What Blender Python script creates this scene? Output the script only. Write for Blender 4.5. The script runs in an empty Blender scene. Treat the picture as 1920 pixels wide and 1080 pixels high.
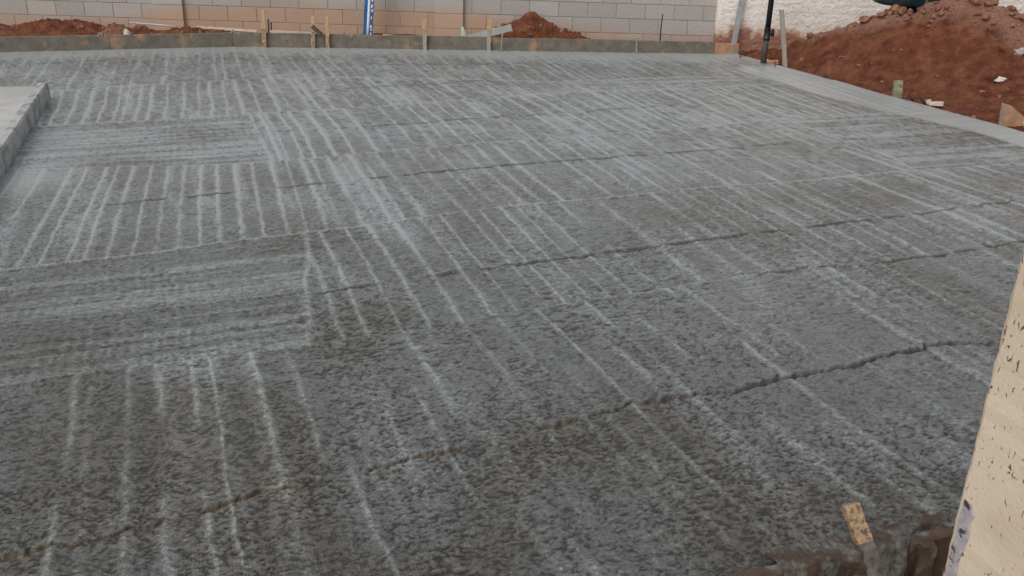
import bpy, bmesh, math, random
import numpy as np
from mathutils import Vector, Matrix
random.seed(7)
C = bpy.context.scene.collection
SC = bpy.context.scene

# ------------------------------------------------------------------ camera, sky, sun, exposure
F_PX, PITCH, ROLL, CAM_H = 1780.0, math.radians(22.2), math.radians(1.8), 1.84
_f = np.array([0, math.cos(PITCH), -math.sin(PITCH)])
_r0 = np.array([1.0, 0, 0]); _u0 = np.array([0, math.sin(PITCH), math.cos(PITCH)])
_R = math.cos(ROLL)*_r0 + math.sin(ROLL)*_u0
_U = math.cos(ROLL)*_u0 - math.sin(ROLL)*_r0
cam = bpy.data.cameras.new('camera'); co = bpy.data.objects.new('camera', cam); C.objects.link(co)
cam.sensor_width = 36; cam.lens = 36*F_PX/1920; cam.clip_start = 0.05; cam.clip_end = 2000
co.matrix_world = Matrix(((_R[0], _U[0], -_f[0], 0), (_R[1], _U[1], -_f[1], 0), (_R[2], _U[2], -_f[2], CAM_H), (0, 0, 0, 1)))
SC.camera = co

SUN_EL, SUN_ROT = math.radians(48), math.radians(215)
w = bpy.data.worlds.new('World'); SC.world = w; w.use_nodes = True
nt = w.node_tree
sky = nt.nodes.new('ShaderNodeTexSky'); sky.sky_type = 'NISHITA'; sky.sun_disc = False
sky.sun_elevation = SUN_EL; sky.sun_rotation = SUN_ROT; sky.air_density = 1.0; sky.dust_density = 3.0; sky.ozone_density = 1.0
hsv = nt.nodes.new('ShaderNodeHueSaturation'); hsv.inputs['Saturation'].default_value = 0.20      # high thin cloud greys the blue
nt.links.new(sky.outputs[0], hsv.inputs['Color'])
nt.links.new(hsv.outputs[0], nt.nodes['Background'].inputs[0]); nt.nodes['Background'].inputs[1].default_value = 0.15
sun = bpy.data.lights.new('sun', 'SUN'); so = bpy.data.objects.new('sun', sun); C.objects.link(so)
sun.energy = 0.65; sun.angle = math.radians(25); sun.color = (1.0, 0.95, 0.88)
sd = Vector((math.sin(SUN_ROT)*math.cos(SUN_EL), math.cos(SUN_ROT)*math.cos(SUN_EL), math.sin(SUN_EL)))
so.rotation_euler = sd.to_track_quat('Z', 'Y').to_euler()
SC.view_settings.view_transform = 'Standard'; SC.view_settings.look = 'None'
SC.view_settings.gamma = 1; SC.view_settings.exposure = 0.12; SC.view_settings.use_curve_mapping = False

# ------------------------------------------------------------------ where things stand (photo points carried to the ground)
def ray(px, py):
    d = _f*F_PX + _R*(px-960) - _U*(py-540); return d
def G(px, py, z=0.0):
    d = ray(px, py); t = (z-CAM_H)/d[2]; return np.array([d[0]*t, d[1]*t, z])
def P(px, py, Y):
    d = ray(px, py); t = Y/d[1]; return np.array([d[0]*t, Y, CAM_H+d[2]*t])
_d = ray(319, -187); D1 = _d[:2]/np.hypot(*_d[:2])           # the ridges and the slab's right edge run this way
D2 = np.array([D1[1], -D1[0]])
def uv(p): return float(p[0]*D1[0]+p[1]*D1[1]), float(p[0]*D2[0]+p[1]*D2[1])
def xy(u, v): return u*D1[0]+v*D2[0], u*D1[1]+v*D2[1]

# ------------------------------------------------------------------ noise on arrays
def _hash(ix, iy, seed):
    n = (ix.astype(np.int64)*374761393 + iy.astype(np.int64)*668265263 + seed*974634541) & 0xffffffff
    n = ((n ^ (n >> 13))*1274126177) & 0xffffffff
    n = ((n ^ (n >> 16))*2246822519) & 0xffffffff
    return ((n ^ (n >> 15)) & 0xffffff)/float(0xffffff)
def vn(x, y, seed=0):
    x = np.asarray(x, float); y = np.asarray(y, float)
    fx = np.floor(x); fy = np.floor(y); tx = x-fx; ty = y-fy
    tx = tx*tx*(3-2*tx); ty = ty*ty*(3-2*ty)
    a = _hash(fx, fy, seed); b = _hash(fx+1, fy, seed); c = _hash(fx, fy+1, seed); d = _hash(fx+1, fy+1, seed)
    return (a*(1-tx)+b*tx)*(1-ty) + (c*(1-tx)+d*tx)*ty
def fbm(x, y, o=3, seed=0):
    s = 0; a = 1; t = 0
    for k in range(o):
        s = s+a*vn(x*2**k+13.7*k, y*2**k-7.1*k, seed+k); t += a; a *= .5
    return s/t
def sst(a, b, x):
    t = np.clip((x-a)/(b-a), 0, 1); return t*t*(3-2*t)

# ------------------------------------------------------------------ materials
def nodes(name):
    m = bpy.data.materials.new(name); m.use_nodes = True
    n = m.node_tree.nodes; return m, n, m.node_tree.links, n['Principled BSDF']
def noise(n, l, scale, det=4, rough=.55, vec=None, dist=0.0):
    t = n.new('ShaderNodeTexNoise'); t.inputs['Scale'].default_value = scale; t.inputs['Detail'].default_value = det
    t.inputs['Roughness'].default_value = rough; t.inputs['Distortion'].default_value = dist
    if vec is None:
        g = n.new('ShaderNodeNewGeometry'); vec = g.outputs['Position']
    l.new(vec, t.inputs['Vector']); return t.outputs['Fac']
def ramp(n, l, fac, stops):
    r = n.new('ShaderNodeValToRGB'); e = r.color_ramp.elements
    while len(e) < len(stops): e.new(.5)
    for el, (p, c) in zip(e, stops):
        el.position = p; el.color = (*c, 1) if len(c) == 3 else c
    l.new(fac, r.inputs[0]); return r.outputs[0]
def mixc(n, l, fac, a, b):
    x = n.new('ShaderNodeMix'); x.data_type = 'RGBA'
    for s, k in ((fac, 0), (a, 6), (b, 7)):
        if isinstance(s, (int, float)): x.inputs[k].default_value = s
        elif isinstance(s, tuple): x.inputs[k].default_value = (*s, 1)
        else: l.new(s, x.inputs[k])
    return x.outputs[2]
def mth(n, l, op, a, b=None, clamp=False):
    x = n.new('ShaderNodeMath'); x.operation = op; x.use_clamp = clamp
    for k, s in enumerate((a, b)):
        if s is None: continue
        if isinstance(s, (int, float)): x.inputs[k].default_value = s
        else: l.new(s, x.inputs[k])
    return x.outputs[0]
def attr(n, name):
    a = n.new('ShaderNodeAttribute'); a.attribute_name = name; return a
def bump(n, l, p, h, dist, strength=1.0):
    b = n.new('ShaderNodeBump'); b.inputs['Distance'].default_value = dist; b.inputs['Strength'].default_value = strength
    l.new(h, b.inputs['Height']); l.new(b.outputs[0], p.inputs['Normal']); return b
def simple(name, c0, c1, scale=30, rough=.8, bd=.002, det=5, stretch=None, c2=None, s2=4, f2=(.45, .6)):
    m, n, l, p = nodes(name)
    vec = None
    if stretch:
        tc = n.new('ShaderNodeTexCoord'); mp = n.new('ShaderNodeMapping'); mp.inputs['Scale'].default_value = stretch
        l.new(tc.outputs['Object'], mp.inputs[0]); vec = mp.outputs[0]
    f = noise(n, l, scale, det, vec=vec)
    col = ramp(n, l, f, [(.32, c0), (.68, c1)])
    if c2:
        g = noise(n, l, s2, 5, .6)
        col = mixc(n, l, ramp(n, l, g, [(f2[0], (0, 0, 0)), (f2[1], (1, 1, 1))]), col, c2)
    l.new(col, p.inputs['Base Color']); p.inputs['Roughness'].default_value = rough
    if bd: bump(n, l, p, f, bd)
    return m
M = {}
M['soil'] = simple('soil', (.10, .034, .018), (.20, .075, .042), 9, .95, .02)
M['soil_dark'] = simple('soil_dark', (.035, .018, .011), (.075, .04, .025), 14, .95, .02)
M['clod'] = simple('clod', (.14, .052, .030), (.29, .135, .088), 12, .95, .01)
M['wood'] = simple('wood', (.34, .22, .11), (.54, .38, .22), 18, .8, .002, stretch=(6, 6, .6))
M['wood_smeared'] = simple('wood_smeared', (.28, .175, .095), (.44, .30, .175), 18, .75, .003, stretch=(6, 6, .6), c2=(.11, .09, .068), s2=55, f2=(.50, .60))
M['wood_grey'] = simple('wood_grey', (.22, .205, .17), (.36, .34, .29), 20, .85, .002, stretch=(6, 6, .6))
M['wood_green'] = simple('wood_green', (.20, .19, .11), (.34, .32, .20), 30, .85, .002, c2=(.14, .14, .1), s2=25)
M['wood_dark'] = simple('wood_dark', (.07, .045, .03), (.13, .09, .06), 20, .85, .002)
M['rust'] = simple('rust', (.025, .014, .010), (.06, .03, .02), 60, .8, .001)
M['cement'] = simple('cement', (.17, .165, .15), (.28, .275, .255), 25, .7, .004)
M['form'] = simple('form', (.105, .09, .07), (.17, .148, .116), 11, .7, .006, c2=(.33, .20, .11), s2=3.6, f2=(.56, .68))
M['form_brown'] = simple('form_brown', (.045, .027, .018), (.105, .062, .038), 10, .8, .004, c2=(.16, .155, .14), s2=9, f2=(.5, .6))
M['form_red'] = simple('form_red', (.30, .155, .085), (.42, .24, .14), 12, .85, .004, c2=(.2, .19, .15), s2=7, f2=(.52, .62))
M['black'] = simple('black', (.007, .007, .008), (.014, .013, .013), 30, .42, .0005)
M['black_dirty'] = simple('black_dirty', (.02, .018, .016), (.075, .065, .055), 22, .7, .001)
M['teal'] = simple('teal', (.007, .030, .036), (.014, .055, .062), 6, .4, .002, c2=(.03, .045, .045), s2=9)
M['blue'] = simple('blue', (.006, .085, .26), (.012, .14, .36), 6, .3, 0)
M['white'] = simple('white', (.70, .70, .72), (.82, .82, .84), 10, .35, 0)
M['steel'] = simple('steel', (.36, .37, .38), (.48, .485, .49), 14, .55, .0005)
M['grey_board'] = simple('grey_board', (.30, .32, .30), (.42, .44, .42), 12, .7, .001)
M['bag'] = simple('bag', (.5, .45, .4), (.62, .58, .53), 20, .7, .004)
M['lath'] = simple('lath', (.5, .4, .31), (.66, .55, .44), 20, .8, .001)
M['mortar'] = simple('mortar', (.14, .125, .115), (.20, .18, .165), 40, .9, .002)

def block_material(name='block', k=1.0, kd=1.0):
    m, n, l, p = nodes(name)
    g = n.new('ShaderNodeNewGeometry'); s = n.new('ShaderNodeSeparateXYZ'); l.new(g.outputs['Position'], s.inputs[0])
    f = noise(n, l, 60, 4)
    oi = n.new('ShaderNodeObjectInfo')
    base = ramp(n, l, f, [(.3, (.375*k, .345*k, .318*k)), (.7, (.455*k, .42*k, .388*k))])
    tone = ramp(n, l, oi.outputs['Random'], [(0, (.90, .90, .90)), (1, (1.06, 1.05, 1.05))])
    mu = n.new('ShaderNodeMix'); mu.data_type = 'RGBA'; mu.blend_type = 'MULTIPLY'; mu.inputs[0].default_value = 1
    l.new(base, mu.inputs[6]); l.new(tone, mu.inputs[7])
    # red soil splashed up from the ground: a stain whose top edge wanders along the wall
    h = noise(n, l, 1.6, 5, .6)
    mr = n.new('ShaderNodeMapRange'); mr.inputs['From Min'].default_value = -7.5; mr.inputs['From Max'].default_value = 3.0
    l.new(s.outputs['X'], mr.inputs['Value'])
    hs = [(.0, .20), (.20, .22), (.27, .40), (.45, .44), (.66, .44), (.74, .36), (.82, .22), (1, .20)]
    hr = ramp(n, l, mr.outputs[0], [(a, (b_, b_, b_)) for a, b_ in hs])
    d = mth(n, l, 'SUBTRACT', mth(n, l, 'ADD', hr, mth(n, l, 'MULTIPLY', mth(n, l, 'SUBTRACT', h, .5), .30)), s.outputs['Z'])
    st = mth(n, l, 'MULTIPLY', mth(n, l, 'MULTIPLY', mth(n, l, 'ADD', d, .03), 5.5, True), .74)
    col = mixc(n, l, st, mu.outputs[2], (.46*kd, .275*kd, .17*kd))
    l.new(col, p.inputs['Base Color']); p.inputs['Roughness'].default_value = .9
    bump(n, l, p, f, .003); return m
M['block'] = block_material('block', .88, .90); M['zinc'] = simple('zinc', (.22, .225, .23), (.30, .305, .31), 14, .6, .0005); M['pale_stone'] = simple('pale_stone', (.32, .25, .21), (.46, .38, .33), 18, .85, .006)
M['cement_dark'] = simple('cement_dark', (.07, .062, .05), (.135, .125, .105), 30, .7, .005, c2=(.05, .035, .024), s2=18, f2=(.55, .65))
M['mortar'] = block_material('mortar', .70, .84); M['pilaster'] = block_material('pilaster', 1.0, .97)

def plaster_material(name, c0, c1, stain, stain_h, rough_scale, bd, speck=None):
    m, n, l, p = nodes(name)
    g = n.new('ShaderNodeNewGeometry'); s = n.new('ShaderNodeSeparateXYZ'); l.new(g.outputs['Position'], s.inputs[0])
    f = noise(n, l, rough_scale, 5, .6); f2 = noise(n, l, 2.0, 3)
    col = ramp(n, l, f2, [(.35, c0), (.65, c1)])
    if stain:
        h = noise(n, l, 3.0, 6, .65)
        d = mth(n, l, 'SUBTRACT', mth(n, l, 'ADD', mth(n, l, 'MULTIPLY', h, stain_h*1.3), stain_h*.35), s.outputs['Z'])
        st = mth(n, l, 'MULTIPLY', mth(n, l, 'MULTIPLY', d, 2.6/stain_h, True), .85)
        col = mixc(n, l, st, col, stain)
        d2 = mth(n, l, 'SUBTRACT', mth(n, l, 'MULTIPLY', h, .62), s.outputs['Z'])
        col = mixc(n, l, mth(n, l, 'MULTIPLY', d2, 9.0, True), col, (.27, .12, .075))
    mpv = n.new('ShaderNodeMapping'); mpv.inputs['Scale'].default_value = (1, 1, 2.2); l.new(g.outputs['Position'], mpv.inputs[0])
    if speck:
        v = noise(n, l, speck, 3, .6, mpv.outputs[0], 1.2)
        col = mixc(n, l, ramp(n, l, v, [(.61, (0, 0, 0)), (.66, (1, 1, 1))]), col, (.34, .29, .25))
    l.new(col, p.inputs['Base Color']); p.inputs['Roughness'].default_value = .85
    bump(n, l, p, f, bd); return m
M['white_plaster'] = plaster_material('white_plaster', (.66, .60, .54), (.76, .71, .66), (.60, .44, .32), .40, 24, .013, 20)
def cream_material():
    m, n, l, p = nodes('cream_plaster')
    g = n.new('ShaderNodeNewGeometry')
    f = noise(n, l, 110, 4, .6); f2 = noise(n, l, 4, 4)
    col = ramp(n, l, f2, [(.35, (.55, .45, .335)), (.65, (.64, .54, .41))])
    mpv = n.new('ShaderNodeMapping'); mpv.inputs['Scale'].default_value = (1.5, 1.5, .6); mpv.inputs['Rotation'].default_value = (.5, .5, .3)
    l.new(g.outputs['Position'], mpv.inputs[0])
    v = noise(n, l, 75, 2, .5, mpv.outputs[0], .8); dens = noise(n, l, 5, 2)
    k = mth(n, l, 'ADD', v, mth(n, l, 'MULTIPLY', mth(n, l, 'SUBTRACT', dens, .5), .35))
    col = mixc(n, l, ramp(n, l, k, [(.64, (0, 0, 0)), (.675, (1, 1, 1))]), col, (.13, .10, .07))
    l.new(col, p.inputs['Base Color']); p.inputs['Roughness'].default_value = .8
    bump(n, l, p, f, .0015); return m
M['cream'] = cream_material()
M['chip'] = simple('chip', (.30, .28, .29), (.42, .39, .40), 60, .85, .003, c2=(.05, .042, .038), s2=26, f2=(.54, .59))

# ------------------------------------------------------------------ object helpers
def link(name, me, m=None, parent=None, base=(0, 0, 0)):
    o = bpy.data.objects.new(name, me); C.objects.link(o)
    if m is not None and not me.materials: me.materials.append(m)
    o.location = base
    if parent is not None: o.parent = parent
    return o
def tag(o, label=None, cat=None, group=None, kind=None):
    for k, v in (('label', label), ('category', cat), ('group', group), ('kind', kind)):
        if v: o[k] = v
    return o
def empty(name, loc):
    o = bpy.data.objects.new(name, None); C.objects.link(o); o.location = tuple(float(c) for c in loc); return o
def from_bm(name, bm, m, base=(0, 0, 0), parent=None, smooth=False, local=False):
    base = Vector([float(c) for c in base])
    if not local: bmesh.ops.translate(bm, verts=bm.verts, vec=-base)
    bmesh.ops.recalc_face_normals(bm, faces=bm.faces)
    me = bpy.data.meshes.new(name); bm.to_mesh(me); bm.free()
    if smooth: me.polygons.foreach_set('use_smooth', [True]*len(me.polygons))
    if parent is not None and not local: o = link(name, me, m, parent, base-parent.location)
    else: o = link(name, me, m, parent, base)
    return o
def bar(bm, p0, p1, wid, thk, side=None, rough=0.0, seg=6, taper=1.0, bev=.0):
    """a sawn stick from p0 to p1, slightly crooked, its corners off true"""
    p0 = Vector([float(c) for c in p0]); p1 = Vector([float(c) for c in p1]); a = (p1-p0)
    n = a.normalized(); s = Vector(side) if side is not None else Vector((1, 0, 0))
    s = (s-n*s.dot(n)).normalized(); t = n.cross(s)
    rings = []
    for k in range(seg+1):
        q = p0+a*(k/seg); f = 1+(taper-1)*k/seg
        ring = []
        for sx, sy in ((-1, -1), (1, -1), (1, 1), (-1, 1)):
            j = Vector((random.uniform(-1, 1), random.uniform(-1, 1), random.uniform(-1, 1)))*rough
            ring.append(bm.verts.new(q+s*(sx*wid/2*f)+t*(sy*thk/2*f)+j))
        rings.append(ring)
    for r0, r1 in zip(rings, rings[1:]):
        for i in range(4): bm.faces.new((r0[i], r0[(i+1) % 4], r1[(i+1) % 4], r1[i]))
    bm.faces.new(rings[0][::-1]); bm.faces.new(rings[-1])
def tube(bm, pts, r, n=12, cap=True):
    pts = [Vector([float(c) for c in p]) for p in pts]; rr = r if isinstance(r, (list, tuple)) else [r]*len(pts)
    rings = []
    for i, p in enumerate(pts):
        d = (pts[min(i+1, len(pts)-1)]-pts[max(i-1, 0)]).normalized()
        s = d.cross(Vector((0.31, .95, .05))).normalized(); t = d.cross(s)
        rings.append([bm.verts.new(p+(s*math.cos(2*math.pi*k/n)+t*math.sin(2*math.pi*k/n))*rr[i]) for k in range(n)])
    for r0, r1 in zip(rings, rings[1:]):
        for i in range(n): bm.faces.new((r0[i], r0[(i+1) % n], r1[(i+1) % n], r1[i]))
    if cap: bm.faces.new(rings[0][::-1]); bm.faces.new(rings[-1])
def blob(bm, c, r, rough=.25, sub=2, sc=(1, 1, 1)):
    b = bmesh.new(); bmesh.ops.create_icosphere(b, subdivisions=sub, radius=1)
    ph = [random.uniform(0, 9) for _ in range(6)]
    vm = {}
    for v in b.verts:
        q = v.co
        k = 1+rough*(math.sin(3.1*q.x+ph[0])*math.cos(2.7*q.y+ph[1])+.6*math.sin(5.3*q.z+ph[2]+2*q.x))+random.uniform(-.5, .5)*rough*.5
        vm[v] = bm.verts.new((c[0]+q.x*k*r*sc[0], c[1]+q.y*k*r*sc[1], c[2]+q.z*k*r*sc[2]))
    for f in b.faces: bm.faces.new([vm[v] for v in f.verts])
    b.free()
def grid_mesh(name, X, Y, Z, mask=None, attrs=None, smooth=True):
    nr, nc = X.shape
    co_ = np.empty((nr*nc, 3), np.float32); co_[:, 0] = X.ravel(); co_[:, 1] = Y.ravel(); co_[:, 2] = Z.ravel()
    i = np.arange(nr*nc).reshape(nr, nc)
    q = np.stack((i[:-1, :-1], i[:-1, 1:], i[1:, 1:], i[1:, :-1]), -1).reshape(-1, 4)
    if mask is not None: q = q[mask[:-1, :-1].ravel()]
    me = bpy.data.meshes.new(name); me.vertices.add(nr*nc); me.vertices.foreach_set('co', co_.ravel())
    me.loops.add(q.size); me.loops.foreach_set('vertex_index', q.ravel().astype(np.int32))
    me.polygons.add(len(q)); me.polygons.foreach_set('loop_start', np.arange(0, q.size, 4, dtype=np.int32))
    if smooth: me.polygons.foreach_set('use_smooth', np.ones(len(q), bool))
    for k, a in (attrs or {}).items():
        at = me.attributes.new(k, 'FLOAT', 'POINT'); at.data.foreach_set('value', a.ravel().astype(np.float32))
    me.update(calc_edges=True); return me

# ================================================================== THE SLAB
def seam(pts):
    q = np.array([uv(G(*p)) for p in pts]); q = q[np.argsort(q[:, 1])]
    return q
def seam_u(q, v):
    v = np.asarray(v); u = np.interp(v, q[:, 1], q[:, 0])
    n = min(3, len(q)-1)
    sl = (q[n, 0]-q[0, 0])/(q[n, 1]-q[0, 1]); sr = (q[-1, 0]-q[-1-n, 0])/(q[-1, 1]-q[-1-n, 1])
    u = np.where(v < q[0, 1], q[0, 0]+np.clip(sl, -.3, .3)*(v-q[0, 1]), u)
    return np.where(v > q[-1, 1], q[-1, 0]+np.clip(sr, -.3, .3)*(v-q[-1, 1]), u)
S1 = seam([(100, 170), (207, 162), (333, 157), (467, 148), (640, 145), (773, 148), (913, 148), (1033, 155), (1280, 145)])
S2 = seam([(87, 237), (267, 227), (383, 220), (500, 213), (633, 205), (807, 192), (927, 182), (1037, 175), (1273, 167)])
S3 = seam([(40, 318), (317, 311), (507, 303), (640, 292), (757, 280), (907, 268), (1007, 262), (1140, 250), (1280, 241), (1480, 222), (1580, 217), (1747, 210)])
S4 = seam([(60, 500), (233, 480), (400, 458), (567, 440), (633, 432), (783, 411), (917, 392), (1153, 370), (1280, 357), (1457, 343), (1607, 330), (1747, 317), (1920, 305)])
S5 = seam([(0, 727), (117, 703), (200, 693), (317, 680), (400, 670), (567, 648), (700, 632), (800, 617), (933, 588), (1073, 568), (1140, 558), (1193, 552), (1347, 525), (1427, 510), (1523, 502), (1623, 497), (1773, 478), (1920, 452)])
KA = seam([(640, 120), (1040, 120)])
KB = seam([(427, 178), (547, 173), (620, 167), (740, 160), (800, 158), (900, 150)])
KC = seam([(513, 247), (640, 240), (750, 231), (860, 223), (967, 215), (1027, 212), (1107, 207), (1160, 204), (1257, 197)])
KD = seam([(213, 385), (290, 375), (390, 365), (483, 355), (520, 353), (640, 340), (723, 332), (807, 323), (873, 317), (973, 308), (1047, 302), (1123, 296), (1213, 289), (1323, 282), (1480, 268)])
KE = seam([(573, 552), (720, 530), (817, 517), (877, 507), (1297, 452), (1373, 443), (1463, 433), (1700, 405), (1920, 375)])
KF = seam([(0, 1040), (60, 1030), (120, 1018), (190, 1005), (290, 980), (350, 965), (430, 940), (510, 918), (550, 910), (620, 890), (690, 875), (745, 865), (800, 853), (850, 845), (960, 812), (1040, 800), (1100, 780), (1160, 765), (1200, 755), (1280, 742), (1320, 738), (1400, 725), (1460, 710), (1500, 700), (1560, 690), (1610, 682), (1660, 665), (1740, 648), (1870, 640)])
E0 = G(1385, 102); E1 = G(1920, 247)                               # right edge of the slab
VE = uv(E1)[1]; VE0 = uv(E0)[1]; UE0, UE1 = uv(E0)[0], uv(E1)[0]
def edge_v(u): return VE0+(VE-VE0)*(u-UE0)/(UE1-UE0)
BK = G(437, 87.5); BL = G(0, 98); BR = G(1385, 101.5)               # foot line of the back formwork
def back_y(x):
    return np.where(x < BK[0], BK[1]+(x-BK[0])*(BL[1]-BK[1])/(BL[0]-BK[0]), BK[1]+(x-BK[0])*(BR[1]-BK[1])/(BR[0]-BK[0]))
N0 = G(1470, 1058); N1 = G(1790, 985)                               # near formwork line
def near_y(x): return N0[1]+(x-N0[0])*(N1[1]-N0[1])/(N1[0]-N0[0])

def build_slab():
    NR, NC = 980, 900
    e = -.6; y0, y1 = 1.35, 13.6
    yy = (np.linspace(y0**e, y1**e, NR))**(1/e)
    half = .70*yy+.45
    # right limit: the slab's edge line, solved for x at a given y (uv are linear in x, y)
    ss = np.linspace(0, 1, NC)
    k = (VE-VE0)/(UE1-UE0)
    # v = VE0 + k (u-UE0):  x*D2x + y*D2y = VE0 + k (x*D1x + y*D1y - UE0)
    xe = (VE0 - k*UE0 + yy*(k*D1[1]-D2[1]))/(D2[0]-k*D1[0])
    xr = np.minimum(half, xe); xl = -half
    X = xl[:, None]+(xr-xl)[:, None]*ss[None, :]; Y = np.repeat(yy[:, None], NC, 1)
    dy = np.gradient(yy)[:, None]; dx = ((xr-xl)/NC)[:, None]
    u = X*D1[0]+Y*D1[1]; v = X*D2[0]+Y*D2[1]
    wob = (fbm(u*2.2, v*2.2, 3, 5)-.5)*.05
    cs = [(S1, 1.0), (S2, .9), (S3, .8), (S4, .9), (S5, .7)]
    us = [seam_u(q, v)+wob*.6 for q, _ in cs]
    band = sum((u < s).astype(int) for s in us)                       # 0 farthest ... 5 nearest
    # masks of the patches worked the other way, along the seams
    vL1 = seam([(470, 215), (510, 300)]); vL2 = seam([(567, 440), (600, 500), (578, 640)])
    def vat(q):                                                       # v as a function of u
        o = q[np.argsort(q[:, 0])]; return np.interp(u, o[:, 0], o[:, 1])
    r1 = (band == 2)*sst(.02, -.02, v-vat(vL1)-wob)
    uR = us[3]-.0; r2 = ((band == 4)*sst(.03, -.03, v-vat(seam([(572, 440), (580, 650)]))-wob))
    q3 = seam([(1480, 227), (1587, 265), (1667, 290), (1713, 317)])
    r3 = (band == 3)*sst(-.03, .03, v-vat(q3)-wob)
    q4 = seam([(1033, 157), (1400, 150)])
    r4 = (band == 1)*sst(-.2, .5, v-uv(G(1050, 160))[1])*sst(-.6, -.3, u-us[0])*0.8
    cross = np.clip(r1+r2+r3+r4, 0, 1)
    # ---- ridges left between passes of the tamper
    H = np.zeros_like(X); paste = np.zeros_like(X)
    rng = np.random.default_rng(3)
    seen = {0: [], 1: [(x, 195) for x in (110, 140, 170, 196, 222, 238, 262, 284, 314, 347, 376, 400, 428, 455, 485, 520)],
            2: [(500, 240), (515, 247), (545, 250), (570, 255), (605, 250), (640, 250)],
            3: [(x, 400) for x in (40, 100, 132, 175, 200, 235, 275, 312, 348, 385, 420, 460, 497, 540, 575, 612)],
            4: [(x, 500) for x in (590, 632, 690, 740, 800, 860, 905, 965, 1000, 1050, 1090, 1135)],
            5: [(x, 850) for x in (128, 245, 310, 383, 425, 522, 605, 650)]}
    amp_b = {0: .46, 1: .64, 2: .72, 3: .66, 4: .72, 5: .72}
    tilt_b = {0: -.05, 1: .02, 2: .0, 3: .0, 4: .04, 5: .0}
    for b in range(6):
        fixed = sorted(uv(G(*p))[1] for p in seen[b])
        lo, hi = v.min()-1, v.max()+1
        sp = {0: .13, 1: .12, 2: .135, 3: .125, 4: .135, 5: .14}[b]
        vs = list(fixed)
        a0 = fixed[0] if fixed else 0; a1 = fixed[-1] if fixed else 0
        t = a0
        while t > lo: t -= sp*rng.uniform(.6, 1.45); vs.append(t)
        t = a1
        while t < hi: t += sp*rng.uniform(.6, 1.45); vs.append(t)
        vs = np.array(sorted(vs)); n = len(vs)
        amp = rng.uniform(.30, 1.0, n); fx = np.isin(vs, fixed); amp[fx] = rng.uniform(.75, 1.05, fx.sum())
        wd = rng.uniform(.006, .0135, n) if b < 5 else rng.uniform(.007, .017, n); st = rng.uniform(0, 99, n)
        sel = band == b
        uu, v_ = u[sel], v[sel]
        top = us[b-1][sel] if b > 0 else seam_u(np.array([uv(BL), uv(BK), uv(BR)])[np.argsort([uv(BL)[1], uv(BK)[1], uv(BR)[1]])], v_)
        rel = top-uu                                                   # metres nearer than the band's far seam
        tl = tilt_b[b]+(vn(v_*.55, v_*0+b, 31)-.5)*.16
        vp = v_ - tl*(rel-.6) + (vn(uu*1.5, v_*1.0, 40+b)-.5)*.035 + (vn(uu*9, v_*4, 50+b)-.5)*.012
        k1 = np.clip(np.searchsorted(vs, vp), 1, n-1)
        best = np.zeros_like(vp); bp = np.zeros_like(vp)
        for kk in (k1-1, k1):
            dd = np.abs(vp-vs[kk]); W = np.maximum(wd[kk]*(1+.35*sst(4, 8, Y[sel])), .55*np.broadcast_to(dx, X.shape)[sel])
            run = vn(uu*1.9+st[kk], st[kk]*3.1, 60)                    # the ridge comes and goes along its run
            a = amp[kk]*(sst(.10, .42, run+.22*fx[kk]) if b < 5 else sst(.30, .62, run+.12*fx[kk]))
            g = np.exp(-(dd/W)**2); best = np.maximum(best, a*g); bp = np.maximum(bp, a*np.exp(-(dd/(W*1.25))**2))
        vfade = 1-(.45 if b >= 3 else .1)*sst(5.2, 8.0, v_)
        if b == 5: vfade = vfade*(1-.1*sst(1.2, 2.8, v_))
        pw = amp_b[b]*vfade*(1-cross[sel])
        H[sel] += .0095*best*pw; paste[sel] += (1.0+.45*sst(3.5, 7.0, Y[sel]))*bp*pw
    # streaks along the seams in the cross-worked patches, with the comb's teeth across them
    c_ = u-.10*np.sin(v*.8)
    stre = fbm(c_*19, v*.4, 3, 70)
    sl = sst(.50, .62, stre); tee = .5+.5*np.sin(v/.026*2*math.pi*.55+3*vn(u*9, v*2, 71))
    tm = sst(.035, .02, np.broadcast_to(dx, X.shape))*sst(.42, .58, fbm(u*14, v*2.2, 2, 72))
    H += cross*(.007*(stre-.5)*2+.0035*(tee-.5)*tm); paste += cross*(.42*sl-.10*tm*(tee < .5)*1.0)
    # ---- light seams where passes overlap
    for (q, a), s in zip(cs, us):
        d = u-s; W = np.maximum(.011, .45*dy)
        gap = sst(.25, .55, vn(v*1.3, v*0+a*31, 80))*.55+.45
        g = np.exp(-(d/W)**2)*gap
        if q is S5: g = g*sst(3.6, 2.9, v)*.6
        H += .007*g*a; paste += .95*g*a
    for q, vlo in ((vL1, band == 2), (seam([(572, 440), (580, 650)]), band == 4), (q3, band == 3)):
        g = np.exp(-((v-vat(q)-wob)/np.maximum(.016, dx))**2)*vlo*(.4+.6*vn(u*3, v*0, 97)); H += .006*g; paste += .6*g
    # ---- dark, broken score lines across the bands
    stain = np.zeros_like(X); dark = np.zeros_like(X)
    for q, a, wd, rng_v, och in ((KA, .5, .02, None, 0), (KB, .7, .02, None, 0), (KC, .9, .018, None, 0), (KD, .9, .018, None, .1), (KE, .8, .018, None, .15), (KF, 1.5, .0145, None, 1), (S5, 1.0, .014, (2.7, 99), .1)):
        su = seam_u(q, v)+(vn(v*7, v*0, 90)-.5)*.022+(vn(v*26, v*0, 91)-.5)*.026+(vn(v*60, v*0, 98)-.5)*.012
        d = u-su
        W = np.maximum(wd*(.30+.75*vn(v*8, v*0, 92)), .33*dy)
        on = sst(.36, .52, vn(v*7.5, v*0+3, 93)*.65+vn(v*1.1, v*0, 94)*.35+.06*(a > 1))
        lim = sst(-.12, .05, v-q[0, 1])*sst(.15, -.05, v-q[-1, 1])
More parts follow.
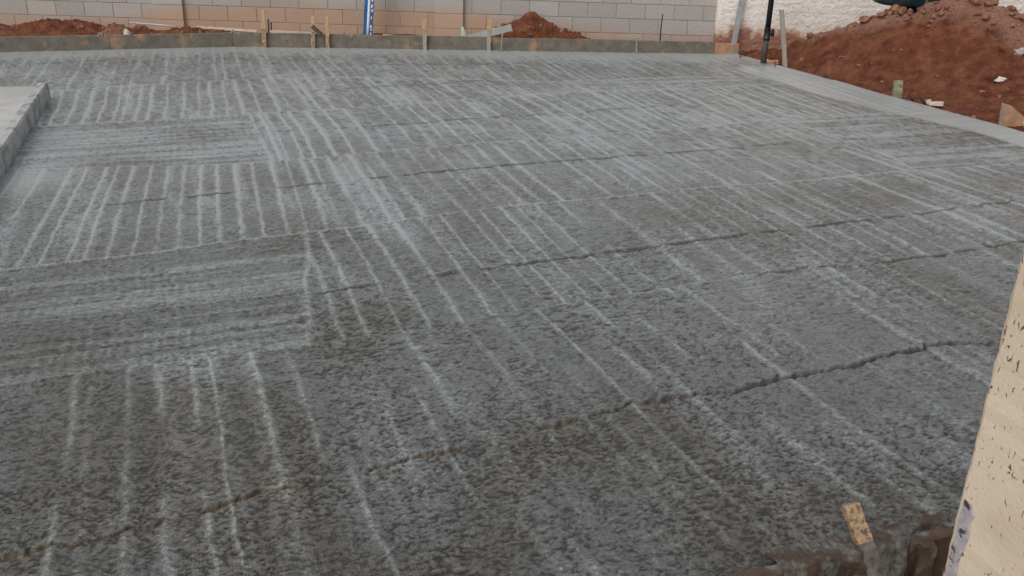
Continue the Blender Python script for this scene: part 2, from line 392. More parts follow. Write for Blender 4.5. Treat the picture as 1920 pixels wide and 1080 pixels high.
        if rng_v: lim = lim*sst(rng_v[0], rng_v[0]+.4, v)
        g = np.exp(-(d/W)**2)*on*lim
        lip = np.exp(-((d-1.7*W)/W)**2)*lim
        H += -.015*a*g+.003*a*lip; dark = np.maximum(dark, g*min(.8, a*.62)); paste -= 1.2*g; paste += .25*lip*on
        stain = np.maximum(stain, sst(.25, .7, g)*och*sst(3.0, .0, v)*(.75+.6*vn(v*9, u*9, 96)))
    # ---- trowelled margin along the right edge, smoother band along the back
    inner = seam([(1470, 157), (1563, 183), (1650, 207), (1747, 227), (1920, 277)])
    smooth = sst(-.06, .06, v-vat(inner)+(vn(u*1.5, v*2, 95)-.5)*.14)*sst(10.6, 10.2, u)
    margin = smooth.copy(); by = back_y(X); smooth = np.maximum(smooth, .75*sst(1.1, .15, by-Y))
    smooth = np.maximum(smooth, .8*np.exp(-(((X-G(20, 345)[0])/.35)**2+((Y-G(20, 345)[1])/.45)**2)))
    # ---- tamped texture
    near = np.broadcast_to(sst(.030, .010, dy), X.shape)
    wu = u+(vn(u*11, v*11, 100)-.5)*.03; wv = v+(vn(u*11, v*11, 101)-.5)*.03
    n0 = fbm(wu/.045, wv/.036, 2, 110); n1 = vn(wu/.015, wv/.022, 111); n2 = vn(wu/.0085, wv/.012, 112); n3 = vn(wu/.005, wv/.007, 113)
    comb = .5+.5*np.sin(v/.0115*2*math.pi+5*vn(u*5, v*5, 114)); cm = sst(.42, .56, fbm(u*2.6, v*3.2, 2, 115))*sst(.006, .004, dx)
    k1 = np.clip(near+.25, 0, 1); fine = (.12*n0+.24*n1*k1+.36*n2*near+.28*n3*near)/(.12+.24*k1+.64*near)
    scal = vn(wu/.011, wv/.034, 116); sm_ = sst(.46, .60, fbm(u*1.3+9, v*1.7, 3, 117))*near
    fine = fine*(1-.55*sm_)+.55*sm_*(.6*scal+.4*n2)
    patch = fbm(u*1.5, v*1.9, 3, 120)
    calm = np.clip(np.maximum(smooth, .75*paste), 0, 1)
    pit = sst(.50, .30, fine+.16*(patch-.5))
    rough_amt = .40+.62*sst(.32, .68, fbm(u*2.1+5, v*3.3, 3, 121))
    H += rough_amt*(1-calm)*(1-.45*sst(4, 10, Y))*(.0074*(fine-.5)-.0034*pit)*(1-.35*cross)+.0030*cm*(comb-.5)*(1-calm)
    H += (fbm(X*.9, Y*.9, 3, 130)-.5)*.022*(1-.5*smooth)
    H *= 1-.9*smooth*0.0
    streak = sst(.50, .66, fbm(v*13+.35*np.sin(u*2.1), u*.32, 3, 180))*(1-cross)*sst(.25, .55, fbm(u*.9, v*1.3, 2, 184))
    paste += .30*streak*(1-smooth)-.16*cm*(comb < .5); H += .003*streak
    paste = np.clip(paste, -.3, 1.35)
    val = np.clip(.45+(.30+.52*near)*(.55+.5*rough_amt)*(fine-.5)*(1-.5*calm)+.26*(patch-.47)*(1-.6*smooth)+.50*paste+.40*smooth-.5*dark-.30*pit*(1-calm), 0, 1)
    brown = np.clip(sst(.50, .34, patch+.25*(fine-.5))*(1-calm)*.7, 0, 1)
    H[:, -1] -= .14                                                    # outer face at the right edge
    val = np.clip(val-.08+.36*margin+.35*sst(1.6, 9.0, Y), 0, 1); brown = brown*(1-.8*sst(3.5, 9, Y))                     # sky sheen painted into the colour: paler and less brown with distance
    mask = (Y < back_y(X)+.03) & (Y > near_y(X)-.015)
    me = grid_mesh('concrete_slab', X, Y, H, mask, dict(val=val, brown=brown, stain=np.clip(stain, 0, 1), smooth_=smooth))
    m, n, l, p = nodes('wet_concrete')
    a = attr(n, 'val').outputs['Fac']; br = attr(n, 'brown').outputs['Fac']; st = attr(n, 'stain').outputs['Fac']; sm = attr(n, 'smooth_').outputs['Fac']
    f = noise(n, l, 170, 4, .65); f2 = noise(n, l, 62, 3, .6)
    ff = mth(n, l, 'ADD', mth(n, l, 'MULTIPLY', mth(n, l, 'SUBTRACT', f, .5), 1.1), mth(n, l, 'MULTIPLY', mth(n, l, 'SUBTRACT', f2, .5), .9))
    ff = mth(n, l, 'MULTIPLY', ff, mth(n, l, 'SUBTRACT', 1.0, mth(n, l, 'MULTIPLY', sm, .85)))
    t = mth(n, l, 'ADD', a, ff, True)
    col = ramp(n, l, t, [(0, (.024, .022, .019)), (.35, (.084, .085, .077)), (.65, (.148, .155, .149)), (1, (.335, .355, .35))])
    mu = n.new('ShaderNodeMix'); mu.data_type = 'RGBA'; mu.blend_type = 'MULTIPLY'
    l.new(br, mu.inputs[0]); l.new(col, mu.inputs[6]); mu.inputs[7].default_value = (.92, .81, .68, 1)
    col = mixc(n, l, mth(n, l, 'MULTIPLY', st, .85), mu.outputs[2], (.125, .078, .036))
    l.new(col, p.inputs['Base Color'])
    rg = ramp(n, l, t, [(0, (.30, .30, .30)), (1, (.36, .36, .36))]); l.new(rg, p.inputs['Roughness'])
    p.inputs['Specular IOR Level'].default_value = .5; p.inputs['Coat Weight'].default_value = .35; p.inputs['Coat Roughness'].default_value = .3; p.inputs['Coat IOR'].default_value = 1.33
    hb = mth(n, l, 'MULTIPLY', mth(n, l, 'ADD', f, mth(n, l, 'MULTIPLY', f2, 1.6)), mth(n, l, 'SUBTRACT', 1.0, mth(n, l, 'MULTIPLY', sm, .9)))
    bump(n, l, p, hb, .0035)
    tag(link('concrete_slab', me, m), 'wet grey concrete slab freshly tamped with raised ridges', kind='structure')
build_slab()

# ------------------------------------------------------------------ ground and soil
def ground():
    n = 60; g = np.linspace(-1, 1, n); s = np.sign(g)*(np.abs(g)**2.5)*400
    X, Y = np.meshgrid(s, s+6); Z = np.full_like(X, -.32)+(vn(X*.3, Y*.3, 7)-.5)*.04
    me = grid_mesh('ground', X, Y, Z)
    tag(link('ground', me, M['soil']), kind='structure')
ground()
WALL_Y = 13.64

def soil_material():
    m, n, l, p = nodes('red_soil')
    dry = attr(n, 'dry').outputs['Fac']
    f = noise(n, l, 7, 6, .62); f2 = noise(n, l, 45, 4, .6); f3 = noise(n, l, 1.6, 3)
    col = ramp(n, l, f, [(.32, (.075, .021, .011)), (.5, (.16, .050, .025)), (.68, (.25, .095, .048))])
    col = mixc(n, l, mth(n, l, 'MULTIPLY', ramp(n, l, f3, [(.45, (0, 0, 0)), (.7, (1, 1, 1))]), .5), col, (.21, .085, .040))
    dc = ramp(n, l, f2, [(.3, (.21, .10, .068)), (.7, (.36, .20, .145))])
    dd = mth(n, l, 'ADD', dry, mth(n, l, 'MULTIPLY', mth(n, l, 'SUBTRACT', f, .5), 1.1), True)
    col = mixc(n, l, dd, col, dc)
    l.new(col, p.inputs['Base Color']); p.inputs['Roughness'].default_value = .95; p.inputs['Specular IOR Level'].default_value = .25
    bump(n, l, p, mth(n, l, 'ADD', f2, mth(n, l, 'MULTIPLY', f, 2.0)), .045); return m
M['red_soil'] = soil_material()

def big_mound():
    crest = [(1395, 99, 13.1), (1440, 92, 12.95), (1500, 72, 12.75), (1570, 41, 12.4), (1650, 28, 12.1), (1700, 22, 11.9), (1760, 10, 11.7), (1800, 0, 11.55), (1840, -5, 11.4), (1880, 2, 11.25), (1920, 20, 11.1), (1990, 55, 10.8), (2150, 110, 10.2), (2400, 170, 9.4)]
    r = np.array([[*uv(P(a, b, y)), P(a, b, y)[2]] for a, b, y in crest]); r = r[np.argsort(r[:, 0])]
    uu = np.linspace(2.2, 13.2, 560); tt = np.linspace(0, 1, 330)
    U = np.repeat(uu[:, None], 330, 1); V = edge_v(U)+.004+tt[None, :]*8.0
    vr = np.interp(U, r[:, 0], r[:, 1]); vr = np.where(U < r[0, 0], r[0, 1], vr)
    zr = np.interp(U, r[:, 0], r[:, 2]); zr = np.where(U < r[0, 0], r[0, 2]*np.exp(-((U-r[0, 0])/1.2)**2), zr)
    vr = vr+(vn(U*2.2, U*0, 4)-.5)*.35*sst(.3, 1.5, vr-edge_v(U))
    L = np.maximum(vr-edge_v(U), .18); t = (vr-V)/L
    front = (1-np.clip(t, 0, 1))**1.75; back = np.clip(1+t*L/1.3, 0, 1)**1.1
    prof = np.where(t >= 0, front, back)
    Z = zr*prof
    d = V-edge_v(U)
    X, Y = xy(U, V)
    k = sst(0, .35, d)
    Z = Z-.035+k*((fbm(U*1.6, V*1.6, 4, 11)-.5)*.22*(.35+prof)+(fbm(U*6, V*6, 4, 12)-.5)*.15*(.5+.9*prof)+(vn(U*22, V*22, 13)-.5)*.035)
    Z = Z-.03*np.exp(-(d/.08)**2)
    dry = np.clip(sst(.62, .95, prof)*sst(.15, .5, zr)*1.25*np.where(t < .3, 1, .6)+.45*sst(9.2, 8.2, U)*sst(.5, .8, prof)-.28+.15*sst(.5, .65, fbm(U*2.5, V*2.5, 3, 17)), -.4, 1)
    mask = (Y < WALL_Y-.16)
    me = grid_mesh('dirt_mound', X, Y, Z, mask, dict(dry=dry))
    o = link('dirt_mound', me, M['red_soil'])
    tag(o, 'large mound of dark red earth rising from the right edge of the wet slab', 'dirt mound', 'mounds of red earth')
    # clods lying on it
    rg = random.Random(5); bm = bmesh.new()
    cand = np.argwhere(mask & (d > .06) & (X < .72*Y+1.0))
    for _ in range(4200):
        i, j = cand[rg.randrange(len(cand))]
        pr = prof[i, j]
        if rg.random() > (.15+.9*max(0, dry[i, j]+.1)): continue
        s = rg.choice([.010, .013, .018, .024, .036])*(.7+.9*max(0, dry[i, j]))
        blob(bm, (X[i, j], Y[i, j], Z[i, j]+s*.3), s, .35, 1, (rg.uniform(.8, 1.4), rg.uniform(.8, 1.3), rg.uniform(.6, .9)))
    tag(from_bm('earth_clods', bm, M['clod']), 'loose dry clods of earth strewn over the large red mound', kind='stuff')
    def hz(x, y):
        a = np.argmin((X-x)**2+(Y-y)**2); return float(Z.ravel()[a])
    return hz
mound_z = big_mound()

def back_soil():
    xs = np.linspace(-11, 3.4, 360); ts = np.linspace(0, 1, 40)
    X = np.repeat(xs[:, None], 40, 1); yb = back_y(X)+.03; Y = yb+(WALL_Y+.02-yb)*ts[None, :]
    Z = -.02+(fbm(X*2, Y*2, 3, 21)-.5)*.16+.05*ts[None, :]
    me = grid_mesh('dirt_strip', X, Y, Z, None, dict(dry=np.full_like(X, .15)))
    tag(link('dirt_strip', me, M['red_soil']), 'strip of red earth between the formwork and the block wall', kind='structure')
back_soil()

def small_mound(label, px0, px1, outline, Yc, depth, dry, seed, rough=.1):
    """outline: (px, py) silhouette points; the heap is as deep as given"""
    q = np.array([P(a, b, Yc) for a, b in outline])
    xs = np.linspace(q[0, 0]-.05, q[-1, 0]+.05, 150); ys = np.linspace(-1, 1, 70)
    X = np.repeat(xs[:, None], 70, 1); T = np.repeat(ys[None, :], 150, 0); Y = Yc+T*depth
    zt = np.interp(X, q[:, 0], q[:, 2])
    base = -.06
    pr = np.clip(1-np.abs(T)**1.6, 0, 1)
    Z = base+(zt-base)*pr+(fbm(X*5, Y*5, 4, seed)-.5)*rough*pr+(vn(X*26, Y*26, seed+3)-.5)*.03*pr
    c = (float(xs.mean()), Yc, base)
    me = grid_mesh('dirt_mound', X-c[0], Y-c[1], Z-c[2], None, dict(dry=np.clip(dry+(fbm(X*3, Y*3, 3, seed+5)-.5)*.8, -.4, 1)))
    o = link('dirt_mound', me, M['red_soil'], None, c)
    tag(o, label, 'dirt mound', 'mounds of red earth')
    bm = bmesh.new(); rg = random.Random(seed)
    for _ in range(90):
        i, j = rg.randrange(150), rg.randrange(4, 66); s = rg.choice([.01, .014, .02, .03])
        blob(bm, (X[i, j], Y[i, j], Z[i, j]+s*.2), s, .35, 1)
    return bm
bms = []
def small_clods(bm, m, label): tag(from_bm('earth_clods', bm, m), label, kind='stuff')
small_clods(small_mound('long low mound of red earth leaning on the block wall at the far left', 0, 195, [(-70, 62), (-20, 56), (15, 54), (45, 46), (75, 39), (105, 36.5), (140, 37), (165, 41), (185, 48), (200, 58), (215, 70)], 13.1, .48, -.15, 40), M['clod'], 'crumbs of earth on the long low far left mound')
small_clods(small_mound('small pale orange earth mound right beside the long low red one', 195, 250, [(178, 70), (192, 58), (203, 48), (215, 45), (228, 48), (242, 56), (250, 68)], 12.9, .25, .75, 52, .06), M['clod'], 'crumbs of earth on the small pale orange mound')
small_clods(small_mound('thin low heap of earth under the slim grey pipe', 240, 430, [(236, 66), (248, 54), (262, 50), (278, 55), (295, 60), (318, 54), (345, 50), (368, 51), (395, 55), (420, 59), (440, 66)], 13.0, .35, .15, 61, .05), M['clod'], 'crumbs of earth on the thin low heap')
small_clods(small_mound('pointed mound of red earth against the middle of the block wall', 905, 1105, [(890, 72), (912, 66), (935, 54), (955, 43), (972, 34), (985, 25.5), (995, 23), (1008, 27), (1017, 35), (1028, 42), (1045, 48), (1060, 53), (1080, 63), (1100, 73), (1112, 78)], 13.36, .36, -.1, 73, .09), M['clod'], 'crumbs of earth on the pointed middle mound')

# ------------------------------------------------------------------ block wall
def block_mesh(name, wx, h, dpt, m='block'):
    bm = bmesh.new(); bmesh.ops.create_cube(bm, size=1)
    bmesh.ops.scale(bm, verts=bm.verts, vec=(wx, dpt, h))
    bmesh.ops.bevel(bm, geom=bm.edges[:], offset=.0025, segments=1, affect='EDGES')
    me = bpy.data.meshes.new(name); bm.to_mesh(me); bm.free(); me.materials.append(M[m]); return me
def block_wall():
    x0, x1 = -9.6, float(P(1343, 40, WALL_Y)[0])
    z0, nz, ch = -.235, 6, .2
    root = empty('block_wall', ((x0+x1)/2, WALL_Y, z0))
    tag(root, 'long grey concrete block wall stained orange near the ground', 'wall')
    bm = bmesh.new(); bmesh.ops.create_cube(bm, size=1)
    bmesh.ops.scale(bm, verts=bm.verts, vec=(x1-x0-.004, .13, ch*nz-.004))
    bmesh.ops.translate(bm, verts=bm.verts, vec=((x0+x1)/2, WALL_Y+.007+.065, z0+ch*nz/2))
    from_bm('mortar', bm, M['mortar'], root.location, root)
    full = block_mesh('block', .392, .192, .13)
    xj = float(P(1210, 22, WALL_Y)[0])                                # a joint of the second visible course
    rg = random.Random(2); odd = {}
    pil = [tuple(sorted(float(P(p, 30, WALL_Y)[0]) for p in pr)) for pr in ((289, 346), (815, 869))]
    for c in range(nz):
        zc = z0+ch*(c+.5)
        off = 0 if c % 2 == 1 else .2
        k = math.floor((x0-xj-off)/.4)
        while True:
            a = max(xj+off+.4*k, x0); b = min(xj+off+.4*(k+1), x1); k += 1
            if a >= x1-.001: break
            if b-a < .05: continue
            if any(a > p0+.0 and b < p1-.0 for p0, p1 in pil): continue
            if abs(b-a-.4) < .002: me = full
            else:
                key = round(b-a, 3)
                if key not in odd: odd[key] = block_mesh('block', b-a-.008, .192, .13)
                me = odd[key]
            o = link('block', me, None, root, Vector(((a+b)/2, WALL_Y+.065+rg.uniform(-.0015, .0015), zc))-root.location)
    for p0, p1 in pil:
        w_ = p1-p0; pm = empty('pilaster', (0, 0, 0)); pm.parent = root; pm.location = Vector(((p0+p1)/2, WALL_Y, z0))-root.location
        me = block_mesh('block', w_-.004, .196, .09, 'pilaster')
        for c in range(nz):
            link('block', me, None, pm, (0, -.010, ch*(c+.5)))
block_wall()

# ------------------------------------------------------------------ white plastered wall
def white_wall():
    Yw = WALL_Y-.15; x0 = float(P(1345, 40, Yw)[0]); x1 = 13.0
    xs = np.concatenate((np.linspace(x0, 8.2, 420), np.linspace(8.3, x1, 20))); zs = np.concatenate((np.linspace(-.3, 1.1, 110), np.linspace(1.13, 2.3, 14)))
    X, Z = np.meshgrid(xs, zs)
    a = fbm(X*7, Z*9, 3, 140); b = fbm(X*3+2*a, Z*16, 3, 143)
    sc = sst(.52, .60, b)*sst(.75, .60, b)
    Y = Yw-.010*(a-.3)-.005*sc-.008*(fbm(X*24, Z*30, 2, 147)-.5)
    Y[:, 0] = Yw+.16; X[:, 0] = x0
    Y[-1, :] = Yw+.16
    c = ((x0+x1)/2, Yw, -.3)
    me = grid_mesh('white_wall', X-c[0], Y-c[1], Z-c[2])
    me.flip_normals()
    tag(link('white_wall', me, M['white_plaster'], None, c), 'rough white plastered wall behind the large red mound', 'wall')
white_wall()

# ------------------------------------------------------------------ formwork at the back
def form_board(px0, px1, zt, m, label, bot=None):
    a = G(px0, bot(px0)); b = G(px1, bot(px1)); a[2] = b[2] = 0
    bm = bmesh.new(); n = max(4, int(np.hypot(*(b-a)[:2])/.12)); dirv = (b-a)/np.linalg.norm(b-a); nrm = np.array([-dirv[1], dirv[0], 0])
    rg = random.Random(int(px0)+3); rings = []
    for k in range(n+1):
        p = a+(b-a)*k/n; t = zt+rg.uniform(-.004, .004)
        off = rg.uniform(-.003, .003)
        rings.append([bm.verts.new(p+nrm*(.0+off)+np.array([0, 0, -.10])), bm.verts.new(p+nrm*off+np.array([0, 0, t-.006])), bm.verts.new(p+nrm*(off+.006)+np.array([0, 0, t])), bm.verts.new(p+nrm*.024+np.array([0, 0, t])), bm.verts.new(p+nrm*.026+np.array([0, 0, -.10]))])
    for r0, r1 in zip(rings, rings[1:]):
        for i in range(5): bm.faces.new((r0[i], r0[(i+1) % 5], r1[(i+1) % 5], r1[i]))
    bm.faces.new(rings[0]); bm.faces.new(rings[-1][::-1])
    base = (a+b)/2
    return tag(from_bm('form_board', bm, m, base), label, 'formwork board', 'form boards along the back of the slab')
bl = lambda x: 98+(87.5-98)*x/437.0
br = lambda x: 87.5+(x-437)*(101.8-87.5)/948.0
form_board(-330, 206, .175, M['form'], 'concrete smeared form board in front of the long low far left mound', bl)
form_board(207.5, 436, .175, M['form'], 'form board in front of the thin low heap with a score across its face', bl)
form_board(438, 608, .18, M['form'], 'patchy form board behind the leaning dark lath, at the bend of the formwork', br)
form_board(609.5, 917, .175, M['form'], 'long plain grey form board below the blue wrapped bundle', br)
form_board(918.5, 1192, .165, M['form'], 'form board with tan bare patches in front of the pointed middle mound', br)
form_board(1193.5, 1338, .16, M['form'], 'short dark form board left of the white wall', br)
form_board(1339.5, 1384, .14, M['form_red'], 'short reddish bare end board where the formwork meets the corner', br)

def stick(name, label, cat, grp, p0, p1, wid, thk, m, seg=5, rough=.0015, sub=None, side=None):
    p0 = np.array(p0, float); p1 = np.array(p1, float)
    bm = bmesh.new()
    if sub:                                                            # bare wood above, cement-smeared below
        f, m2 = sub
        root = empty(name, p0); tag(root, label, cat, grp)
        q = p0+(p1-p0)*f
        bar(bm, p0, q, wid*1.1, thk*1.1, side, rough*1.6, seg); from_bm('smeared_foot', bm, m2, p0, root)
        b2 = bmesh.new(); bar(b2, q, p1, wid, thk, side, rough, seg); from_bm('bare_top', b2, m, p0, root)
        return root
    bar(bm, p0, p1, wid, thk, side, rough, seg)
    return tag(from_bm(name, bm, m, p0), label, cat, grp)
def at_board(px, off=-.03):
    g = G(px, br(px)); return g[1]+off
def board_stake(label, x0, x1, ytop, wid, f, m=M['wood'], m2=M['wood_smeared'], off=-.03, thk=.03):
    Yb = at_board(x0, off); a = P(x0, br(x0)-4, Yb); a[2] = -.05; b = P(x1, ytop, Yb)
    return stick('wooden_stake', label, 'stake', 'wooden stakes holding the back formwork', a, b, wid, thk, m, 5, .0025, (f, m2))
board_stake('pale wooden stake beside two dark rebar stubs, split lower half', 496, 493, 19, .048, .55)
board_stake('pale square topped stake crossed by a dark lath', 587, 587, 30, .045, .56)
board_stake('slim orange tinted stake just right of the crossed stake', 614.5, 613, 30, .042, .45)
board_stake('cement stained stake with jagged tip left of the second pilaster', 797, 795, 36, .048, .70, M['wood'], M['wood_grey'])
board_stake('stake with bright yellowish tip standing over the grey board', 916, 918, 37, .048, .72, M['wood'], M['wood_grey'])
Yb = at_board(587, -.085)
stick('lath', 'short dark lath leaning across a pale stake', 'lath', None, P(604, 66, Yb+.03), P(585, 49, Yb), .05, .018, M['wood_dark'])
def rod(name, label, cat, grp, pts, r, m, n=8):
    bm = bmesh.new(); tube(bm, pts, r, n); return tag(from_bm(name, bm, m, pts[0], None, True), label, cat, grp)
RB = 'dark rebar stubs standing around the slab'
Yb = 13.12
def down(px, py, Y, z): p = P(px, py, Y); p[2] = z; return p
rod('rebar_stub', 'thicker dark rebar stub next to the pale split stake', 'rebar', RB, [down(503.5, 62, Yb, -.05), P(503, 36, Yb)], .011, M['rust'])
rod('rebar_stub', 'shorter dark rebar stub right of the thicker one', 'rebar', RB, [down(509, 62, Yb, -.05), P(508, 42, Yb)], .010, M['rust'])
rod('rebar_stub', 'tall thin dark rebar against the plain blocks left of the white wall', 'rebar', RB, [down(1238.5, 76, 13.2, -.05), P(1239, 55, 13.2), P(1242.5, 26, 13.2)], [.009, .009, .008], M['rust'])
RS = 'cement coated rods in front of the back formwork'
for px0, y0, px1, y1, lb in ((641.5, 88, 645, 57, 'leaning pale grey rod in front of the board below the block wall'), (940, 97, 942, 62, 'knobbly cement coated rod in front of the pointed middle mound'), (1194, 101, 1194, 72, 'short cement crusted rod at the start of the dark form board')):
    g = G(px0, y0); a = g.copy(); a[2] = -.03
    b = P(px1, y1, g[1]); pts = [a+(b-a)*t+np.array([random.uniform(-.003, .003), 0, 0]) for t in np.linspace(0, 1, 7)]
    rod('cement_rod', lb, 'rod', RS, pts, [random.uniform(.010, .014) for _ in pts], M['cement'])

# lumps of cement on the boards
bm = bmesh.new()
for px, py in ((190, 65), (186, 67), (436, 60), (440, 62), (448, 64), (1194, 73), (1199, 76), (1188, 76), (660, 68), (1000, 74)):
    Y_ = float(G(px, bl(px) if px < 437 else br(px))[1]); q = P(px, py, Y_+.012)
    blob(bm, q, random.uniform(.012, .03), .4, 1)
tag(from_bm('cement_spatter', bm, M['cement']), 'crusts of cement stuck along the tops of the form boards', kind='stuff')

# slim pipe, laths, grey board, bits behind the formwork
rod('slim_pipe', 'slim grey pipe lying across the low earth heap', 'pipe', None, [P(243, 42.5, 13.3), P(290, 46, 13.2), P(331, 50, 13.12)], .011, M['steel'])
stick('lath', 'long pale lath lying along the top of the left formwork', 'lath', None, P(368, 50.5, 13.2), P(482, 58.5, 13.05), .02, .03, M['lath'], 8)
stick('lath', 'pale lath lying behind the patchy board between two stakes', 'lath', None, P(506, 59, 13.06), P(584, 62.5, 13.03), .02, .03, M['lath'], 8)
stick('lath', 'short sliver of pale lath lying right of the blue bundle', 'lath', None, P(718, 65.5, 13.2), P(742, 67.5, 13.15), .02, .02, M['lath'], 3)
stick('grey_plank', 'grey plank tilted up against the pointed earth mound', 'plank', None, P(878, 72, 13.02), P(959.5, 51.5, 12.97), .03, .085, M['grey_board'], 6, .001, side=(0, 1, 0))
bm = bmesh.new(); q = P(870.5, 60, 13.2)
rr = [.02, .05, .055, .05, .03, .018]
tube(bm, [q+np.array([.03-.012*k, .0, -.16+.045*k]) for k in range(6)], rr, 12)
tag(from_bm('plastic_bottle', bm, M['grey_board'], q, None, True), 'crumpled grey plastic bottle at the foot of the second pilaster', 'bottle')
bm = bmesh.new(); blob(bm, P(239, 63, 12.75), .055, .35, 2, (.8, .6, 1.0))
tag(from_bm('white_stone', bm, M['bag']), 'white stone beside the small pale orange mound', 'stone')

# ------------------------------------------------------------------ blue wrapped bundle
def bundle():
    Y0 = 13.28
    a = P(688.3, 70, Y0); a[2] = .0; b = P(692.5, 0, Y0); d = (b-a)/(b[2]-a[2]); top = a+d*1.9
    root = empty('wrapped_bundle', a); tag(root, 'blue and white wrapped bundle with white lettering leaning on block wall', 'bundle')
    off = lambda dx, dyy: (a+np.array([dx, dyy, 0]), top+np.array([dx, dyy, 0]))
    bm = bmesh.new(); p, q = off(-.037, .01); bar(bm, p, q, .045, .05, (1, 0, 0), .001, 10); from_bm('blue_flank', bm, M['blue'], a, root)
    bm = bmesh.new(); p, q = off(.003, -.005); tube(bm, [p+(q-p)*t for t in np.linspace(0, 1, 8)], .02, 14); from_bm('white_pipe', bm, M['white'], a, root, True)
    bm = bmesh.new(); p, q = off(.043, .01); bar(bm, p, q, .036, .05, (1, 0, 0), .001, 10); fl = from_bm('blue_flank', bm, M['blue'], a, root)
    rg = random.Random(4); bm = bmesh.new(); z = .02
    while z < 1.8:
        h = rg.uniform(.012, .05)
        if rg.random() < .72:
            c = a+d*z+np.array([.043+rg.uniform(-.006, .006), -.0165, 0]); w_ = rg.uniform(.005, .012)
            vs = [bm.verts.new(c+np.array([sx*w_+sz*.003, 0, sz*h/2])) for sx, sz in ((-1, -1), (1, -1), (1, 1), (-1, 1))]
            vs2 = [bm.verts.new(Vector(v.co)+Vector((0, .004, 0))) for v in vs]
            bm.faces.new(vs)
            for i in range(4): bm.faces.new((vs[i], vs2[i], vs2[(i+1) % 4], vs[(i+1) % 4]))
        z += h+rg.uniform(.006, .03)
    tag(from_bm('white_lettering', bm, M['white'], a, root), kind='stuff')
bundle()

# ------------------------------------------------------------------ right corner: straightedge, black pipe, stakes, rebar
Yl = WALL_Y-.23
a = down(1374, 80, Yl-.1, -.06); b = P(1391, 0, Yl+.02); d = (b-a)/(b[2]-a[2])
stick('straightedge', 'pale grey metal straightedge leaning on the white wall near its left end', 'straightedge', None, a, a+d*1.7, 0.068, .03, M['zinc'], 4, .0)

def vent_pipe():
    g = G(1431, 118); root = empty('vent_pipe', g); tag(root, 'upright black drain pipe with a side knob at the slab corner', 'pipe')
    def z(y): return float(P(1436, y, g[1])[2])
    r = .034
    bm = bmesh.new(); tube(bm, [g+np.array([0, 0, -.08]), g+np.array([0, 0, .15]), g+np.array([.002, 0, z(72)])], r*1.08, 20); from_bm('dirty_foot', bm, M['black_dirty'], g, root, True)
    bm = bmesh.new()
    zz = [z(72)-.02, z(70), z(70)+.002, z(54), z(54)+.002, z(52)]
    tube(bm, [g+np.array([.002, 0, k]) for k in zz], [r*1.25, r*1.27, r*1.2, r*1.2, r*1.3, r*1.3], 20); from_bm('coupling', bm, M['black'], g, root, True)
    bm = bmesh.new(); k = z(61)
    tube(bm, [g+np.array([.02, -.005, k]), g+np.array([.055, -.01, k]), g+np.array([.056, -.01, k]), g+np.array([.082, -.012, k])], [.03, .03, .052, .05], 18); from_bm('side_knob', bm, M['black'], g, root, False)
    bm = bmesh.new(); tube(bm, [g+np.array([.002, 0, z(52)]), g+np.array([.004, 0, 1.9])], r, 20); from_bm('riser', bm, M['black'], g, root, True)
vent_pipe()
g = G(1474.5, 125); g0 = g.copy(); g0[2] = -.08
t_ = P(1465.5, 18, g[1])
stick('wooden_stake', 'tall thin grey stake standing right of the black drain pipe', 'stake', None, g0, t_, .052, .03, M['wood_grey'], 7, .002)
g = G(1683, 181); g0 = g.copy(); g0[2] = -.1
stick('wooden_stake', 'short stout greenish stake at the right edge of the slab', 'stake', None, g0, P(1684.5, 151, g[1]), .088, .05, M['wood_green'], 5, .002)
for p0, p1, r, lb in (((1388, 108), (1390.5, 96), .009, 'upright short rebar stub at the far corner of the slab'), ((1399, 106), (1392.5, 94.5), .013, 'slanting dark rebar stub beside the upright one at the corner'), ((1711, 187), (1703, 177), .012, 'tilted rusty stub just right of the greenish stake'), ((1732, 193), (1722, 176), .012, 'longer tilted rusty stub second from the greenish stake'), ((1548, 146), (1546, 141), .02, 'tiny dark stub poking from the edge between grey and greenish stakes'), ((1453.5, 125), (1453, 114), .006, 'thin wire stub by the brick chip at the drain pipe')):
    g = G(*p0); a = g.copy(); q = P(*p1, g[1]+.02); a = a-(q-a)*.3
    rod('rebar_stub', lb, 'rebar', RB, [a, q], r, M['rust'])
def chip(name, label, cat, px, py, sx, sy, sz, m, rz=0, z=.0, tilt=0):
    g = G(px, py); g[2] = z
    bm = bmesh.new(); bmesh.ops.create_cube(bm, size=1); bmesh.ops.subdivide_edges(bm, edges=bm.edges[:], cuts=2, use_grid_fill=True)
    for v in bm.verts:
        v.co.x *= sx*(1+.25*v.co.y); v.co.y *= sy; v.co.z = (v.co.z+.5)*sz*(1+.5*v.co.x/sx*.6)
        v.co += Vector((random.uniform(-1, 1), random.uniform(-1, 1), random.uniform(-1, 1)))*.06*min(sx, sy, sz)
    bmesh.ops.rotate(bm, verts=bm.verts, cent=(0, 0, 0), matrix=Matrix.Rotation(rz, 3, 'Z') @ Matrix.Rotation(tilt, 3, 'Y'))
    return tag(from_bm(name, bm, m, g, local=True), label, cat)
chip('brick_chip', 'flat pinkish brick chip lying against the foot of the drain pipe', 'brick chip', 1448, 119, .14, .10, .035, M['form_red'], .1)
bm = bmesh.new(); blob(bm, G(1438, 117.5)+np.array([0, 0, .02]), .022, .3, 2)
tag(from_bm('white_stone', bm, M['white']), 'small white lump at the foot of the black drain pipe', 'stone')
chip('wood_chip', 'pale flat offcut on the slab edge right of the rusty stubs', 'offcut', 1754, 197, .15, .08, .03, M['lath'], -.25)
chip('wood_chip', 'pale flake stuck in the earth behind the tilted rusty stubs', 'offcut', 1741, 191, .04, .04, .02, M['lath'], .3)
